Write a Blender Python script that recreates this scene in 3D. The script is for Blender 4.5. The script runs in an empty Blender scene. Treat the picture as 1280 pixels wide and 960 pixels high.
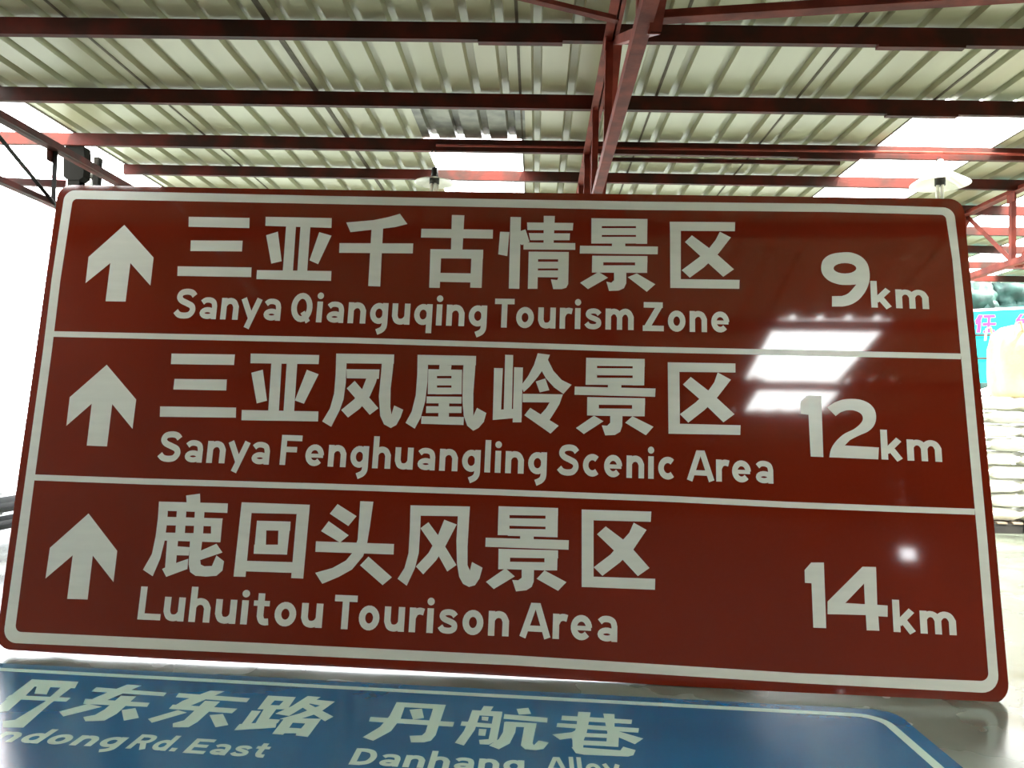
import bpy, bmesh, math, random
from mathutils import Vector, Matrix, noise
from mathutils.geometry import tessellate_polygon
random.seed(7)
C = bpy.context.scene.collection
S = bpy.context.scene

# ---------------------------------------------------------------- camera
F = 1000.0                                   # focal length in pixels of a 1280 px wide frame
EYE = Vector((0, 0, 1.5))
aY = Vector((30, -40, -F)).normalized()      # world Y (depth) seen in camera axes
aX = Vector((1, -0.027, 0)); aX = (aX - aY * aX.dot(aY)).normalized()
aZ = aX.cross(aY)
ROT = Matrix((aX, aY, aZ))
cam_data = bpy.data.cameras.new('camera')
cam = bpy.data.objects.new('camera', cam_data); C.objects.link(cam)
cam.matrix_world = Matrix.Translation(EYE) @ ROT.to_4x4()
cam_data.lens = 36 * F / 1280; cam_data.sensor_width = 36
cam_data.clip_start = 0.05; cam_data.clip_end = 500
S.camera = cam

def ray(x, y):
    return ROT @ Vector(((x - 640) / F, (480 - y) / F, -1))
def hit(x, y, p0, n):
    d = ray(x, y); return EYE + d * ((p0 - EYE).dot(n) / d.dot(n))
def at_y(x, y, Y):
    d = ray(x, y); return EYE + d * (Y / d.y)
def at_z(x, y, z):
    d = ray(x, y); return EYE + d * ((z - 1.5) / d.z)

# ---------------------------------------------------------------- sky, sun, exposure
SKY = 15.0
SUN = 44.0
w = bpy.data.worlds.new('sky'); S.world = w; w.use_nodes = True
bg = w.node_tree.nodes['Background']
bg.inputs[0].default_value = (0.93, 0.97, 1.0, 1); bg.inputs[1].default_value = SKY
sd = bpy.data.lights.new('sun', 'SUN'); sd.energy = SUN; sd.angle = math.radians(3); sd.color = (1.0, 0.96, 0.86)
sun = bpy.data.objects.new('sun', sd); C.objects.link(sun)
sun.rotation_euler = Vector((-0.35, 0.3, -1)).to_track_quat('-Z', 'Y').to_euler()
S.view_settings.view_transform = 'Standard'; S.view_settings.look = 'None'
S.view_settings.exposure = 0.0; S.view_settings.gamma = 1.0
S.cycles.max_bounces = 10; S.cycles.diffuse_bounces = 6; S.cycles.transparent_max_bounces = 12
S.cycles.sample_clamp_indirect = 6.0

# ---------------------------------------------------------------- materials
def mat(name, col, rough=0.5, metal=0.0, var=0.0, scale=4.0, col2=None, bump=0.0, bscale=20.0, spec=0.5, coat=0.0, det=4, stretch=None, transl=0.0, transp=0.0, rvar=0.0):
    m = bpy.data.materials.new(name); m.use_nodes = True
    nt = m.node_tree; N = nt.nodes; L = nt.links
    b = N['Principled BSDF']; out = N['Material Output']
    b.inputs['Base Color'].default_value = (*col, 1); b.inputs['Roughness'].default_value = rough
    b.inputs['Metallic'].default_value = metal; b.inputs['Specular IOR Level'].default_value = spec
    b.inputs['Coat Weight'].default_value = coat; b.inputs['Coat Roughness'].default_value = 0.03
    tc = N.new('ShaderNodeTexCoord'); mp = N.new('ShaderNodeMapping'); L.new(tc.outputs['Object'], mp.inputs[0])
    if stretch: mp.inputs['Scale'].default_value = stretch
    if col2 or var or rvar:
        n = N.new('ShaderNodeTexNoise'); n.inputs['Scale'].default_value = scale; n.inputs['Detail'].default_value = det
        L.new(mp.outputs[0], n.inputs['Vector'])
        r = N.new('ShaderNodeValToRGB'); r.color_ramp.elements[0].position = 0.38; r.color_ramp.elements[1].position = 0.64
        c2 = col2 or tuple(c * (1 - var) for c in col)
        r.color_ramp.elements[0].color = (*c2, 1); r.color_ramp.elements[1].color = (*col, 1)
        L.new(n.outputs['Fac'], r.inputs[0]); L.new(r.outputs[0], b.inputs['Base Color'])
        if rvar:
            mr = N.new('ShaderNodeMapRange'); mr.inputs['From Min'].default_value = 0.35; mr.inputs['From Max'].default_value = 0.65
            mr.inputs['To Min'].default_value = rough; mr.inputs['To Max'].default_value = rough + rvar
            L.new(n.outputs['Fac'], mr.inputs[0]); L.new(mr.outputs[0], b.inputs['Roughness'])
    if bump:
        n2 = N.new('ShaderNodeTexNoise'); n2.inputs['Scale'].default_value = bscale; n2.inputs['Detail'].default_value = 3
        L.new(mp.outputs[0], n2.inputs['Vector'])
        bp = N.new('ShaderNodeBump'); bp.inputs['Strength'].default_value = bump; bp.inputs['Distance'].default_value = 0.02
        L.new(n2.outputs['Fac'], bp.inputs['Height']); L.new(bp.outputs[0], b.inputs['Normal'])
        if coat: L.new(bp.outputs[0], b.inputs['Coat Normal'])
    last = b.outputs[0]
    if transl:
        t = N.new('ShaderNodeBsdfTranslucent'); t.inputs[0].default_value = (*col, 1)
        mx = N.new('ShaderNodeMixShader'); mx.inputs[0].default_value = transl
        L.new(last, mx.inputs[1]); L.new(t.outputs[0], mx.inputs[2]); last = mx.outputs[0]
    if transp:
        t = N.new('ShaderNodeBsdfTransparent')
        mx = N.new('ShaderNodeMixShader'); mx.inputs[0].default_value = transp
        L.new(last, mx.inputs[1]); L.new(t.outputs[0], mx.inputs[2]); last = mx.outputs[0]
    L.new(last, out.inputs[0])
    return m

M_floor = mat('polished_concrete', (0.125, 0.145, 0.11), 0.14, var=0.35, scale=1.3, bump=0.012, bscale=4, det=3, rvar=0.2)
M_sheet = mat('cream_roof_sheet', (0.41, 0.415, 0.28), 0.38, var=0.14, scale=1.2, col2=(0.36, 0.34, 0.22), bump=0.04, bscale=9, stretch=(1, 0.15, 1), det=6)
M_lap = mat('rust_brown_lap_shadow', (0.10, 0.08, 0.05), 0.7, var=0.3, scale=10)  # rust-brown strip colour that paints in the shadow line of each sheet overlap
M_sky = mat('fibreglass_skylight', (0.9, 0.93, 0.9), 0.3, transl=0.8, transp=0.65)
M_dull = mat('dirty_fibreglass', (0.26, 0.26, 0.20), 0.42, var=0.5, scale=2.2, col2=(0.07, 0.065, 0.05), spec=0.35)
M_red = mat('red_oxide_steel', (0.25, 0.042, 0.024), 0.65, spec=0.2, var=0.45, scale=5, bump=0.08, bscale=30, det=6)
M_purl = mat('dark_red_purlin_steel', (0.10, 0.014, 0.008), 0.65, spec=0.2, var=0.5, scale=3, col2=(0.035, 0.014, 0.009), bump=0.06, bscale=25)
M_dark = mat('weathered_dark_steel_and_shade', (0.022, 0.019, 0.015), 0.6, var=0.4, scale=8)
M_black = mat('backlit_black_steel', (0.010, 0.009, 0.007), 0.9, spec=0.1)  # steel coloured near black to hold the backlit shade of the column
M_grey = mat('grey_plastic_pipe', (0.55, 0.55, 0.50), 0.4, var=0.2, scale=6)
M_brown = mat('brown_sign_film', (0.19, 0.016, 0.005), 0.05, spec=1.0, bump=0.03, bscale=0.9, var=0.12, scale=0.8)
M_white = mat('white_reflective_film', (0.80, 0.80, 0.69), 0.25, spec=0.5, bump=0.03, bscale=1.5, var=0.06, scale=3, stretch=(1, 1, 6))
M_alu = mat('bare_aluminium', (0.6, 0.6, 0.6), 0.35, metal=1.0, bump=0.05)
M_blue = mat('blue_sign_film', (0.003, 0.098, 0.205), 0.22, spec=0.9, bump=0.06, bscale=3.5, var=0.15, scale=1.2, det=1)
M_bwhite = mat('pale_reflective_film', (0.42, 0.56, 0.46), 0.2, spec=0.5)
M_enamel = mat('white_enamel', (0.85, 0.85, 0.78), 0.3, spec=0.5, var=0.08, transl=0.25)
M_lampglass = mat('frosted_lamp_glass', (0.75, 0.74, 0.66), 0.25, var=0.15, scale=20)
M_sack = mat('woven_white_sack', (0.82, 0.82, 0.74), 0.7, var=0.10, scale=5, bump=0.15, bscale=25)
M_bulk = mat('cream_bulk_bag_fabric', (0.52, 0.43, 0.25), 0.7, var=0.12, scale=6, bump=0.3, bscale=12)
M_wood = mat('grey_timber', (0.30, 0.24, 0.17), 0.8, var=0.4, scale=3, stretch=(1, 8, 8))
M_banner = mat('cyan_banner_cloth', (0.0, 0.62, 0.60), 0.6, var=0.1, scale=2, transl=0.45)
M_pink = mat('pink_banner_print', (0.55, 0.02, 0.12), 0.6, transl=0.2)
M_bedge = mat('pale_banner_print', (0.75, 0.70, 0.78), 0.6, transl=0.2)
M_wall = mat('pale_sheet_wall', (0.20, 0.19, 0.16), 0.6, var=0.2, scale=1.5)
M_canopy = mat('translucent_canopy_sheet', (0.95, 0.90, 0.92), 0.5, transl=0.7, transp=0.35)
M_pinkst = mat('faded_pink_steel', (0.55, 0.28, 0.30), 0.6, var=0.2)
M_leaf = mat('tree_leaves', (0.012, 0.045, 0.035), 0.7, var=0.5, scale=3, bump=0.4, bscale=6)
M_bark = mat('tree_bark', (0.12, 0.09, 0.06), 0.9, var=0.3)

# ---------------------------------------------------------------- helpers
def empty(name, loc=(0, 0, 0), parent=None):
    o = bpy.data.objects.new(name, None); C.objects.link(o); o.location = loc; o.empty_display_size = 0.2
    if parent: o.parent = parent
    return o
def tag(o, label=None, cat=None, group=None, kind=None):
    if label: o['label'] = label
    if cat: o['category'] = cat
    if group: o['group'] = group
    if kind: o['kind'] = kind
    return o
def obj(name, bm, m, parent=None, smooth=False, rel=None):
    """bm is in world space; when rel (Vector) is given the object is placed there."""
    me = bpy.data.meshes.new(name)
    off = Vector(rel) if rel is not None else Vector((0, 0, 0))
    base = Vector(parent.get('_o', (0, 0, 0))) if parent else Vector((0, 0, 0))
    bmesh.ops.translate(bm, verts=bm.verts, vec=-(off if rel is not None else base))
    bm.to_mesh(me); bm.free()
    o = bpy.data.objects.new(name, me); C.objects.link(o)
    if rel is not None: o.location = off - base
    if parent: o.parent = parent
    for k in (m if isinstance(m, (list, tuple)) else [m]): me.materials.append(k)
    if smooth:
        for p in me.polygons: p.use_smooth = True
    return o
def thing(name, loc, label, cat, group=None):
    o = empty(name, loc); o['_o'] = tuple(loc); tag(o, label, cat, group); return o
def add_box(bm, lo, hi):
    x0, y0, z0 = lo; x1, y1, z1 = hi
    v = [bm.verts.new(p) for p in ((x0,y0,z0),(x1,y0,z0),(x1,y1,z0),(x0,y1,z0),(x0,y0,z1),(x1,y0,z1),(x1,y1,z1),(x0,y1,z1))]
    for f in ((3,2,1,0),(4,5,6,7),(0,1,5,4),(1,2,6,5),(2,3,7,6),(3,0,4,7)): bm.faces.new([v[i] for i in f])
def add_bar(bm, a, b, w, h, up=Vector((0, 0, 1))):
    a = Vector(a); b = Vector(b); d = (b - a).normalized()
    s = d.cross(up)
    if s.length < 1e-4: s = d.cross(Vector((0, 1, 0)))
    s.normalize(); t = s.cross(d)
    q = []
    for p in (a, b):
        for i, j in ((-1,-1),(1,-1),(1,1),(-1,1)): q.append(bm.verts.new(p + s * (i * w / 2) + t * (j * h / 2)))
    for f in ((3,2,1,0),(4,5,6,7),(0,1,5,4),(1,2,6,5),(2,3,7,6),(3,0,4,7)): bm.faces.new([q[i] for i in f])
def add_angle(bm, a, b, w, t=0.008, up=Vector((0, 0, 1)), side=1):
    """L section: a flat leg and an upright leg"""
    a = Vector(a); b = Vector(b); d = (b - a).normalized(); s = d.cross(up)
    if s.length < 1e-4: s = d.cross(Vector((0, 1, 0)))
    s.normalize(); u = s.cross(d)
    add_bar(bm, a, b, w, t, up)
    o = s * (side * (w / 2 - t / 2)) + u * (w / 2)
    add_bar(bm, a + o, b + o, t, w, up)
def add_tube(bm, a, b, r, n=10, r2=None):
    a = Vector(a); b = Vector(b); d = (b - a).normalized(); s = d.cross(Vector((0, 0, 1)))
    if s.length < 1e-4: s = Vector((1, 0, 0))
    s.normalize(); t = s.cross(d); r2 = r if r2 is None else r2
    A = [bm.verts.new(a + (s * math.cos(k*2*math.pi/n) + t * math.sin(k*2*math.pi/n)) * r) for k in range(n)]
    B = [bm.verts.new(b + (s * math.cos(k*2*math.pi/n) + t * math.sin(k*2*math.pi/n)) * r2) for k in range(n)]
    for k in range(n): bm.faces.new((A[k], A[(k+1)%n], B[(k+1)%n], B[k]))
    bm.faces.new(A[::-1]); bm.faces.new(B)
def add_lathe(bm, c, prof, n=24):
    rings = []
    for r, z in prof:
        rings.append([bm.verts.new((c[0] + r*math.cos(k*2*math.pi/n), c[1] + r*math.sin(k*2*math.pi/n), c[2] + z)) for k in range(n)])
    for a, b in zip(rings, rings[1:]):
        for k in range(n): bm.faces.new((a[k], a[(k+1)%n], b[(k+1)%n], b[k]))
def NB(): return bmesh.new()

# ---------------------------------------------------------------- floor and walls
bm = NB(); add_box(bm, (-45, -18, -0.2), (45, 60, 0)); o = obj('floor', bm, M_floor); tag(o, 'smooth grey concrete floor, glossy and worn', kind='structure')
bm = NB(); add_box(bm, (-6.3, -16, 0), (-6.15, 8.48, 4.97)); tag(obj('wall_left_blocker', bm, M_wall), kind='structure')  # unseen wall added and run forward to block sky light from the left
bm = NB(); add_box(bm, (16.05, -16, 0), (16.2, 7, 4.995)); tag(obj('wall_right', bm, M_wall), kind='structure')
# rear wall behind the viewer, with a small vent opening
bm = NB(); vx0, vx1, vz0, vz1 = 9.9, 10.35, 3.75, 4.1
add_box(bm, (-6.3, -16.15, 0), (vx0, -16, 5.12)); add_box(bm, (vx1, -16.15, 0), (16.2, -16, 5.12))
add_box(bm, (vx0, -16.15, 0), (vx1, -16, vz0)); add_box(bm, (vx0, -16.15, vz1), (vx1, -16, 5.12))
tag(obj('wall_back', bm, M_wall), kind='structure')

# ---------------------------------------------------------------- roof
ceiling = empty('ceiling'); tag(ceiling, kind='structure')
RZ = 5.0
def sheet(x0, x1, y0, y1, name='roof_sheet', m=M_sheet, nr=None, dz=0.0, rh=0.055, ny=1):
    bm = NB(); W = x1 - x0; nr = nr or max(2, round(W / 0.36)); p = W / nr; prof = []
    for k in range(nr):
        c = x0 + p * (k + 0.5)
        prof += [(c - 0.062, 0), (c - 0.040, rh), (c + 0.034, rh), (c + 0.048, 0)]
    prof = [(x0, 0)] + prof + [(x1, 0)]
    ys = [y0 + (y1 - y0) * i / ny for i in range(ny + 1)]
    rows = [[bm.verts.new((x, y, RZ + dz + z)) for x, z in prof] for y in ys]
    for a, b in zip(rows, rows[1:]):
        for k in range(len(a) - 1): bm.faces.new((a[k], b[k], b[k+1], a[k+1]))
    o = obj(name, bm, m, ceiling)
    if m is not M_sheet: return o
    s = o.modifiers.new('thickness', 'SOLIDIFY'); s.thickness = 0.002; s.offset = 1
    return o
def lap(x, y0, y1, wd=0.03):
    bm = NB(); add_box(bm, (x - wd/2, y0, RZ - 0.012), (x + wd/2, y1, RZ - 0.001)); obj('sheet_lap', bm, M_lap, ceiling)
cols = [-6.05, -4.35, -2.50, -1.52, -0.26, 1.21, 2.72, 4.17, 5.60, 7.2, 8.8, 10.4, 12.0, 13.6, 15.2, 16.2]
def row(y0, y1, cs, sky=(), dull=()):
    y1 += 0.12
    for k, (a, b) in enumerate(zip(cs, cs[1:])):
        if k in sky: sheet(a, b, y0, y1, 'skylight_sheet', M_sky, dz=-0.006)
        else: sheet(a, b, y0, y1, dz=random.uniform(-0.004, 0.0))
back = [-6.35, -4.5, -3.0, -1.5, 0.0, 1.52, 3.05, 4.62, 6.1, 7.6, 9.1, 10.6, 12.1, 13.6, 15.1, 16.2]
row(-16, -8.49, back)
bs = [-6.05, -4.5, -3.0, -1.5, 0.0, 1.5, 3.0]
for a, b in zip(back, back[1:]):                  # narrow slit left open at one overlap, 4.0 < x < 5.7
    if a < 4.0 or a > 5.7: sheet(a, b, -8.49, -8.45)
row(-8.45, -5.75, back)
backb = list(back); backb[6] = 3.38; backb[7] = 4.80
row(-5.75, -3.95, backb, sky=(6, 12))
row(-3.95, -1.35, back, sky=(6, 12))
row(-1.35, 2.0, back, sky=(8, 9, 11))  # off-view skylights at the right, added for more light on the sign
row(2.0, 5.9, back, sky=(0, 8, 9, 10))  # unseen skylights overhead, added to brighten the sign letters
row(5.9, 8.55, cols)
row(8.55, 14.2, cols, sky=(7, 9, 10))
row(14.2, 19.3, cols, sky=(8, 10))
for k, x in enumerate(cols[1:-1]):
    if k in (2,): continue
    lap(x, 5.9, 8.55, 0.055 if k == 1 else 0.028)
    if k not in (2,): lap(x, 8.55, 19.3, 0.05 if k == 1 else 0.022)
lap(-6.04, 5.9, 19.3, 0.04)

# replace the sheets of the centre skylight bay: sheet, old patched panel, skylight
for o in [o for o in ceiling.children if o.name.startswith('roof_sheet')]:
    xs = [v.co.x for v in o.data.vertices]; ys = [v.co.y for v in o.data.vertices]
    if abs(min(xs) + 1.52) < 0.01 and abs(min(ys) - 8.55) < 0.01: bpy.data.objects.remove(o)
sheet(-1.52, -0.26, 8.55, 9.02, nr=4); sheet(-1.53, -0.22, 9.0, 9.99, 'patched_sheet', M_dull, nr=4, dz=-0.008, rh=0.05)
sheet(-1.52, -0.26, 9.97, 14.2, 'skylight_sheet', M_sky, nr=4, dz=-0.006)

# purlins: C channels running across
def purlin(y, x0, x1, h=0.15, d=0.065, z=None):
    bm = NB(); zt = RZ - 0.025 if z is None else z; t = 0.005
    add_box(bm, (x0, y, zt - h), (x1, y + t, zt)); add_box(bm, (x0, y + t, zt - h), (x1, y + d, zt - h + t)); add_box(bm, (x0, y + t, zt - t), (x1, y + d, zt))
    add_box(bm, (x0, y + d - t, zt - h + t), (x1, y + d, zt - h + 0.025))
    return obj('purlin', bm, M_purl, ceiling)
PY = [6.95, 8.52, 9.97, 11.25, 12.6, 13.95, 15.4, 16.9, 18.4]
for i, y in enumerate(PY):
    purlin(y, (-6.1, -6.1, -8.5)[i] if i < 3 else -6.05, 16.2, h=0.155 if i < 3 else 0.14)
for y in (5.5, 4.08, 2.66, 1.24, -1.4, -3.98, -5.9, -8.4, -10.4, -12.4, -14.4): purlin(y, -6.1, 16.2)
for x, y in ((2.9, 6.95), (-0.6, 6.95), (3.65, 8.52), (3.2, 9.97)):       # splice plates under lapped purlin ends
    bm = NB(); add_box(bm, (x, y - 0.012, RZ - 0.205), (x + 0.75, y + 0.06, RZ - 0.178)); obj('splice_plate', bm, M_purl, ceiling)
bm = NB(); add_box(bm, (0.75, 10.62, RZ - 0.06), (3.95, 10.66, RZ - 0.012)); obj('batten', bm, M_purl, ceiling)

# conduit pipe slung beneath the third purlin, feeding the lamps
a = at_y(545, 181.5, 9.90); b = at_y(1178, 191, 9.90)
bm = NB(); add_tube(bm, a, b, 0.016); add_tube(bm, b, (8.8, 9.90, b.z - 0.02), 0.016)
o = obj('conduit_pipe', bm, M_red, smooth=True); tag(o, 'thin reddish conduit pipe running under the purlin between the two hanging lamps', 'pipe')

# ---------------------------------------------------------------- trusses (run in depth)
def truss(x, zt, zb, y0, y1, nodes, label, wc=0.09, rods=False):
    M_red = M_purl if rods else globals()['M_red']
    t = thing('roof_truss', (x, y0, zb), label, 'truss', None)
    bm = NB(); add_angle(bm, (x - 0.02, y0, zt), (x - 0.02, y1, zt), wc, up=Vector((0,0,1))); add_angle(bm, (x + 0.035, y0, zt), (x + 0.035, y1, zt), 0.05, side=-1); obj('top_chord', bm, M_red, t)
    bm = NB(); add_angle(bm, (x, y0, zb), (x, y1, zb), wc, side=-1); obj('bottom_chord', bm, M_red, t)
    for i, yy in enumerate(nodes):
        if yy < y0 or yy > y1: continue
        bm = NB(); add_angle(bm, (x - 0.01, yy, zb), (x - 0.01, yy, zt), 0.05 if rods else 0.065, up=Vector((0, 1, 0))); obj('web_post', bm, M_dark if rods else M_red, t)
        if i + 1 < len(nodes) and nodes[i+1] <= y1:
            a, b = ((yy, zt), (nodes[i+1], zb)) if i % 2 == 0 else ((yy, zb), (nodes[i+1], zt))
            bm = NB(); add_angle(bm, (x + 0.03, a[0], a[1]), (x + 0.03, b[0], b[1]), 0.045 if rods else 0.07, up=Vector((1, 0, 0))); obj('web_diagonal', bm, M_dark if rods else M_red, t)
        bm = NB()
        add_bar(bm, (x - 0.05, yy - 0.09, zt - 0.06), (x - 0.05, yy + 0.09, zt - 0.06), 0.008, 0.14); obj('gusset_plate', bm, M_red, t)
    return t
NODES = [-14, -11.2, -8.4, -5.6, -2.8, 0.0, 2.6, 4.6, 6.9, 8.5, 9.95, 11.3, 12.6, 14, 15.4, 16.9, 18.4]
truss(0.57, 4.80, 3.78, -16, 19.2, NODES, 'long red steel roof truss running away overhead behind the brown sign, centre of the roof')
truss(6.62, 4.80, 3.78, -16, 19.2, NODES, 'red steel roof truss showing beyond the top right corner of the brown sign')
truss(12.6, 4.80, 3.78, -16, 19.2, NODES, 'far right red roof truss partly hidden behind nearer trusses')
t = truss(-5.46, 4.33, 3.70, 2.8, 13.5, [4.6, 6.3, 7.3, 8.72, 10.2, 11.8], 'red steel truss with dark web rods at the open left side of the shed', rods=True)
# cross tie and secondary member at the left side
a = at_y(-20, 229, 8.9); b = at_y(84, 234, 8.9)
bm = NB(); add_angle(bm, a, b, 0.07); tag(obj('tie_beam', bm, M_purl), 'short rusty red tie beam meeting the left truss beside the sign corner', 'beam')

# horizontal braces fixed to the centre truss, near the top of the picture
a = at_z(806, 27, 3.86); b = at_z(1330, -5, 3.86); bm = NB(); add_angle(bm, a, b, 0.085, side=-1)
tag(obj('roof_brace', bm, M_red), 'red angle brace slanting right from the centre truss at the top edge', 'brace')
a = at_z(772, 27, 3.86); b = at_z(560, -24, 3.86); bm = NB(); add_angle(bm, a, b, 0.045)
tag(obj('roof_brace', bm, M_red), 'thinner red angle brace slanting left from the centre truss at the top edge', 'brace')

# column and rain pipe at the left edge of the roof
p = at_y(95, 240, 10.1)
t = thing('steel_column', (p.x, 10.1, 0), 'dark steel column with flared bracket under the roof edge behind the sign corner', 'column')
bm = NB(); add_box(bm, (p.x - 0.075, 10.03, 0), (p.x + 0.075, 10.045, 4.38)); add_box(bm, (p.x - 0.075, 10.155, 0), (p.x + 0.075, 10.17, 4.38)); add_box(bm, (p.x - 0.01, 10.045, 0), (p.x + 0.01, 10.155, 4.38)); obj('shaft', bm, M_black, t)
bm = NB(); v = []
for z, r in ((4.38, 0.08), (4.42, 0.13), (4.62, 0.14), (4.82, 0.12)):
    v.append([bm.verts.new((p.x + i*r, 10.1 + j*0.08, z)) for i, j in ((-1,-1),(1,-1),(1,1),(-1,1))])
for A, B in zip(v, v[1:]):
    for k in range(4): bm.faces.new((A[k], A[(k+1)%4], B[(k+1)%4], B[k]))
bm.faces.new(v[0][::-1]); bm.faces.new(v[-1]); obj('bracket', bm, M_black, t)
bm = NB(); add_box(bm, (p.x - 0.16, 9.94, 0), (p.x + 0.16, 10.26, 0.015)); obj('base_plate', bm, M_black, t)
p = at_y(110, 240, 10.75)
t = thing('rain_pipe', (p.x, 10.75, 0), 'pale grey rainwater downpipe beside the dark steel column', 'pipe')
bm = NB(); add_tube(bm, (p.x, 10.75, 0), (p.x, 10.75, 4.75), 0.065, 16); obj('pipe', bm, M_grey, t, smooth=True)
bm = NB(); add_tube(bm, (p.x, 10.75, 4.62), (p.x, 10.75, 4.76), 0.078, 16); add_tube(bm, (p.x, 10.75, 2.0), (p.x, 10.75, 2.08), 0.075, 16); obj('pipe_collar', bm, M_grey, t, smooth=True)
p = at_y(121, 240, 10.75)
bm = NB(); add_box(bm, (p.x - 0.035, 10.7, 0), (p.x + 0.035, 10.8, 4.9)); tag(obj('angle_post', bm, M_black), 'narrow dark post standing just right of the pale rainwater pipe', 'post')

# ---------------------------------------------------------------- plate signs: tools for film cut on a plane
class Plane:
    def __init__(s, p0, u, v, n): s.p0, s.u, s.v, s.n = p0, u, v, n
    def px(s, x, y):
        d = hit(x, y, s.p0, s.n) - s.p0; return Vector((d.dot(s.u), d.dot(s.v)))
    def w(s, q, h=0.0): return s.p0 + s.u * q[0] + s.v * q[1] + s.n * h
KR = 1.0265
yaw, tilt, rot = -0.032, 0.153, -0.002
u = Vector((math.cos(yaw)*math.cos(rot), math.sin(yaw)*math.cos(rot), math.sin(rot)))
v = Vector((0, math.sin(tilt), math.cos(tilt))); v = (v - u * v.dot(u)).normalized()
RED = Plane(Vector((-3.119 * KR, 4.6 * KR, 1.5 - 1.449 * KR)), u, v, u.cross(v))
BLU = Plane(Vector((0, 4.0, 0.03)), Vector((1, 0, 0)), Vector((0, 1, 0)), Vector((0, 0, 1)))

def fillet(pts, radii, n=7):
    """pts: 2D corners, radii metres -> rounded closed outline"""
    out = []; N = len(pts)
    for i in range(N):
        p = Vector(pts[i]); r = radii[i]
        if r <= 0: out.append(p); continue
        a = (Vector(pts[i-1]) - p).normalized(); b = (Vector(pts[(i+1) % N]) - p).normalized()
        ang = math.acos(max(-1, min(1, a.dot(b)))) / 2; d = r / math.tan(ang); c = p + (a + b).normalized() * (r / math.sin(ang))
        s = p + a * d - c; e = p + b * d - c
        th = math.acos(max(-1, min(1, s.normalized().dot(e.normalized()))))
        for k in range(n + 1):
            f = k / n; q = (s * math.sin((1 - f) * th) + e * math.sin(f * th)) / math.sin(th); out.append(c + q)
    return out
def prism(bm, P, outline, h0, h1, holes=()):
    loops = [outline] + list(holes)
    flat = [q for l in loops for q in l]
    tris = tessellate_polygon([[Vector((q[0], q[1], 0)) for q in l] for l in loops])
    top = [bm.verts.new(P.w(q, h1)) for q in flat]; bot = [bm.verts.new(P.w(q, h0)) for q in flat]
    for a, b, c in tris:
        A, B, D = flat[a], flat[b], flat[c]
        if (B[0]-A[0])*(D[1]-A[1]) - (B[1]-A[1])*(D[0]-A[0]) < 0: b, c = c, b
        try: bm.faces.new((top[a], top[b], top[c])); bm.faces.new((bot[c], bot[b], bot[a]))
        except ValueError: pass
    k = 0
    for l in loops:
        n = len(l)
        for i in range(n):
            a, b = k + i, k + (i + 1) % n
            try: bm.faces.new((bot[a], bot[b], top[b], top[a]))
            except ValueError: pass
        k += n
def pairs(l): return [(l[i], l[i+1]) for i in range(0, len(l), 2)]

FILM = 0.0008
def cut(P, parent, name, polys, ox, oy, sc, m, smooth_ids=()):
    """polys: list of flat coordinate lists in an enlarged photo crop (origin ox,oy; sc pixels per photo pixel);
    a tuple (outer, hole...) cuts holes"""
    bm = NB()
    for i, pl in enumerate(polys):
        loops = pl if isinstance(pl, tuple) else (pl,)
        L = [[P.px(ox + x / sc, oy + y / sc) for x, y in pairs(l)] for l in loops]
        prism(bm, P, L[0], 0.0, FILM + i * 0.00006, L[1:])
    bmesh.ops.recalc_face_normals(bm, faces=bm.faces)
    c = sum((w_.co for w_ in bm.verts), Vector()) / len(bm.verts)
    return obj(name, bm, m, parent, rel=c)
def ellipse(cx, cy, rx, ry, n=24, a0=0, a1=360):
    return [(cx + rx*math.cos(math.radians(a0 + (a1-a0)*k/n)), cy + ry*math.sin(math.radians(a0 + (a1-a0)*k/n))) for k in range(n + (0 if abs(a1-a0) == 360 else 1))]
def flat(l): return [c for p in l for c in p]
def spline(pts, n=5):
    out = []; P = [pts[0]] + list(pts) + [pts[-1]]
    for i in range(1, len(P) - 2):
        for k in range(n):
            t = k / n; q = []
            for c in (0, 1):
                a, b, d, e = P[i-1][c], P[i][c], P[i+1][c], P[i+2][c]
                q.append(0.5*(2*b + (d-a)*t + (2*a-5*b+4*d-e)*t*t + (3*b-a-3*d+e)*t**3))
            out.append(tuple(q))
    out.append(pts[-1]); return out

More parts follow.
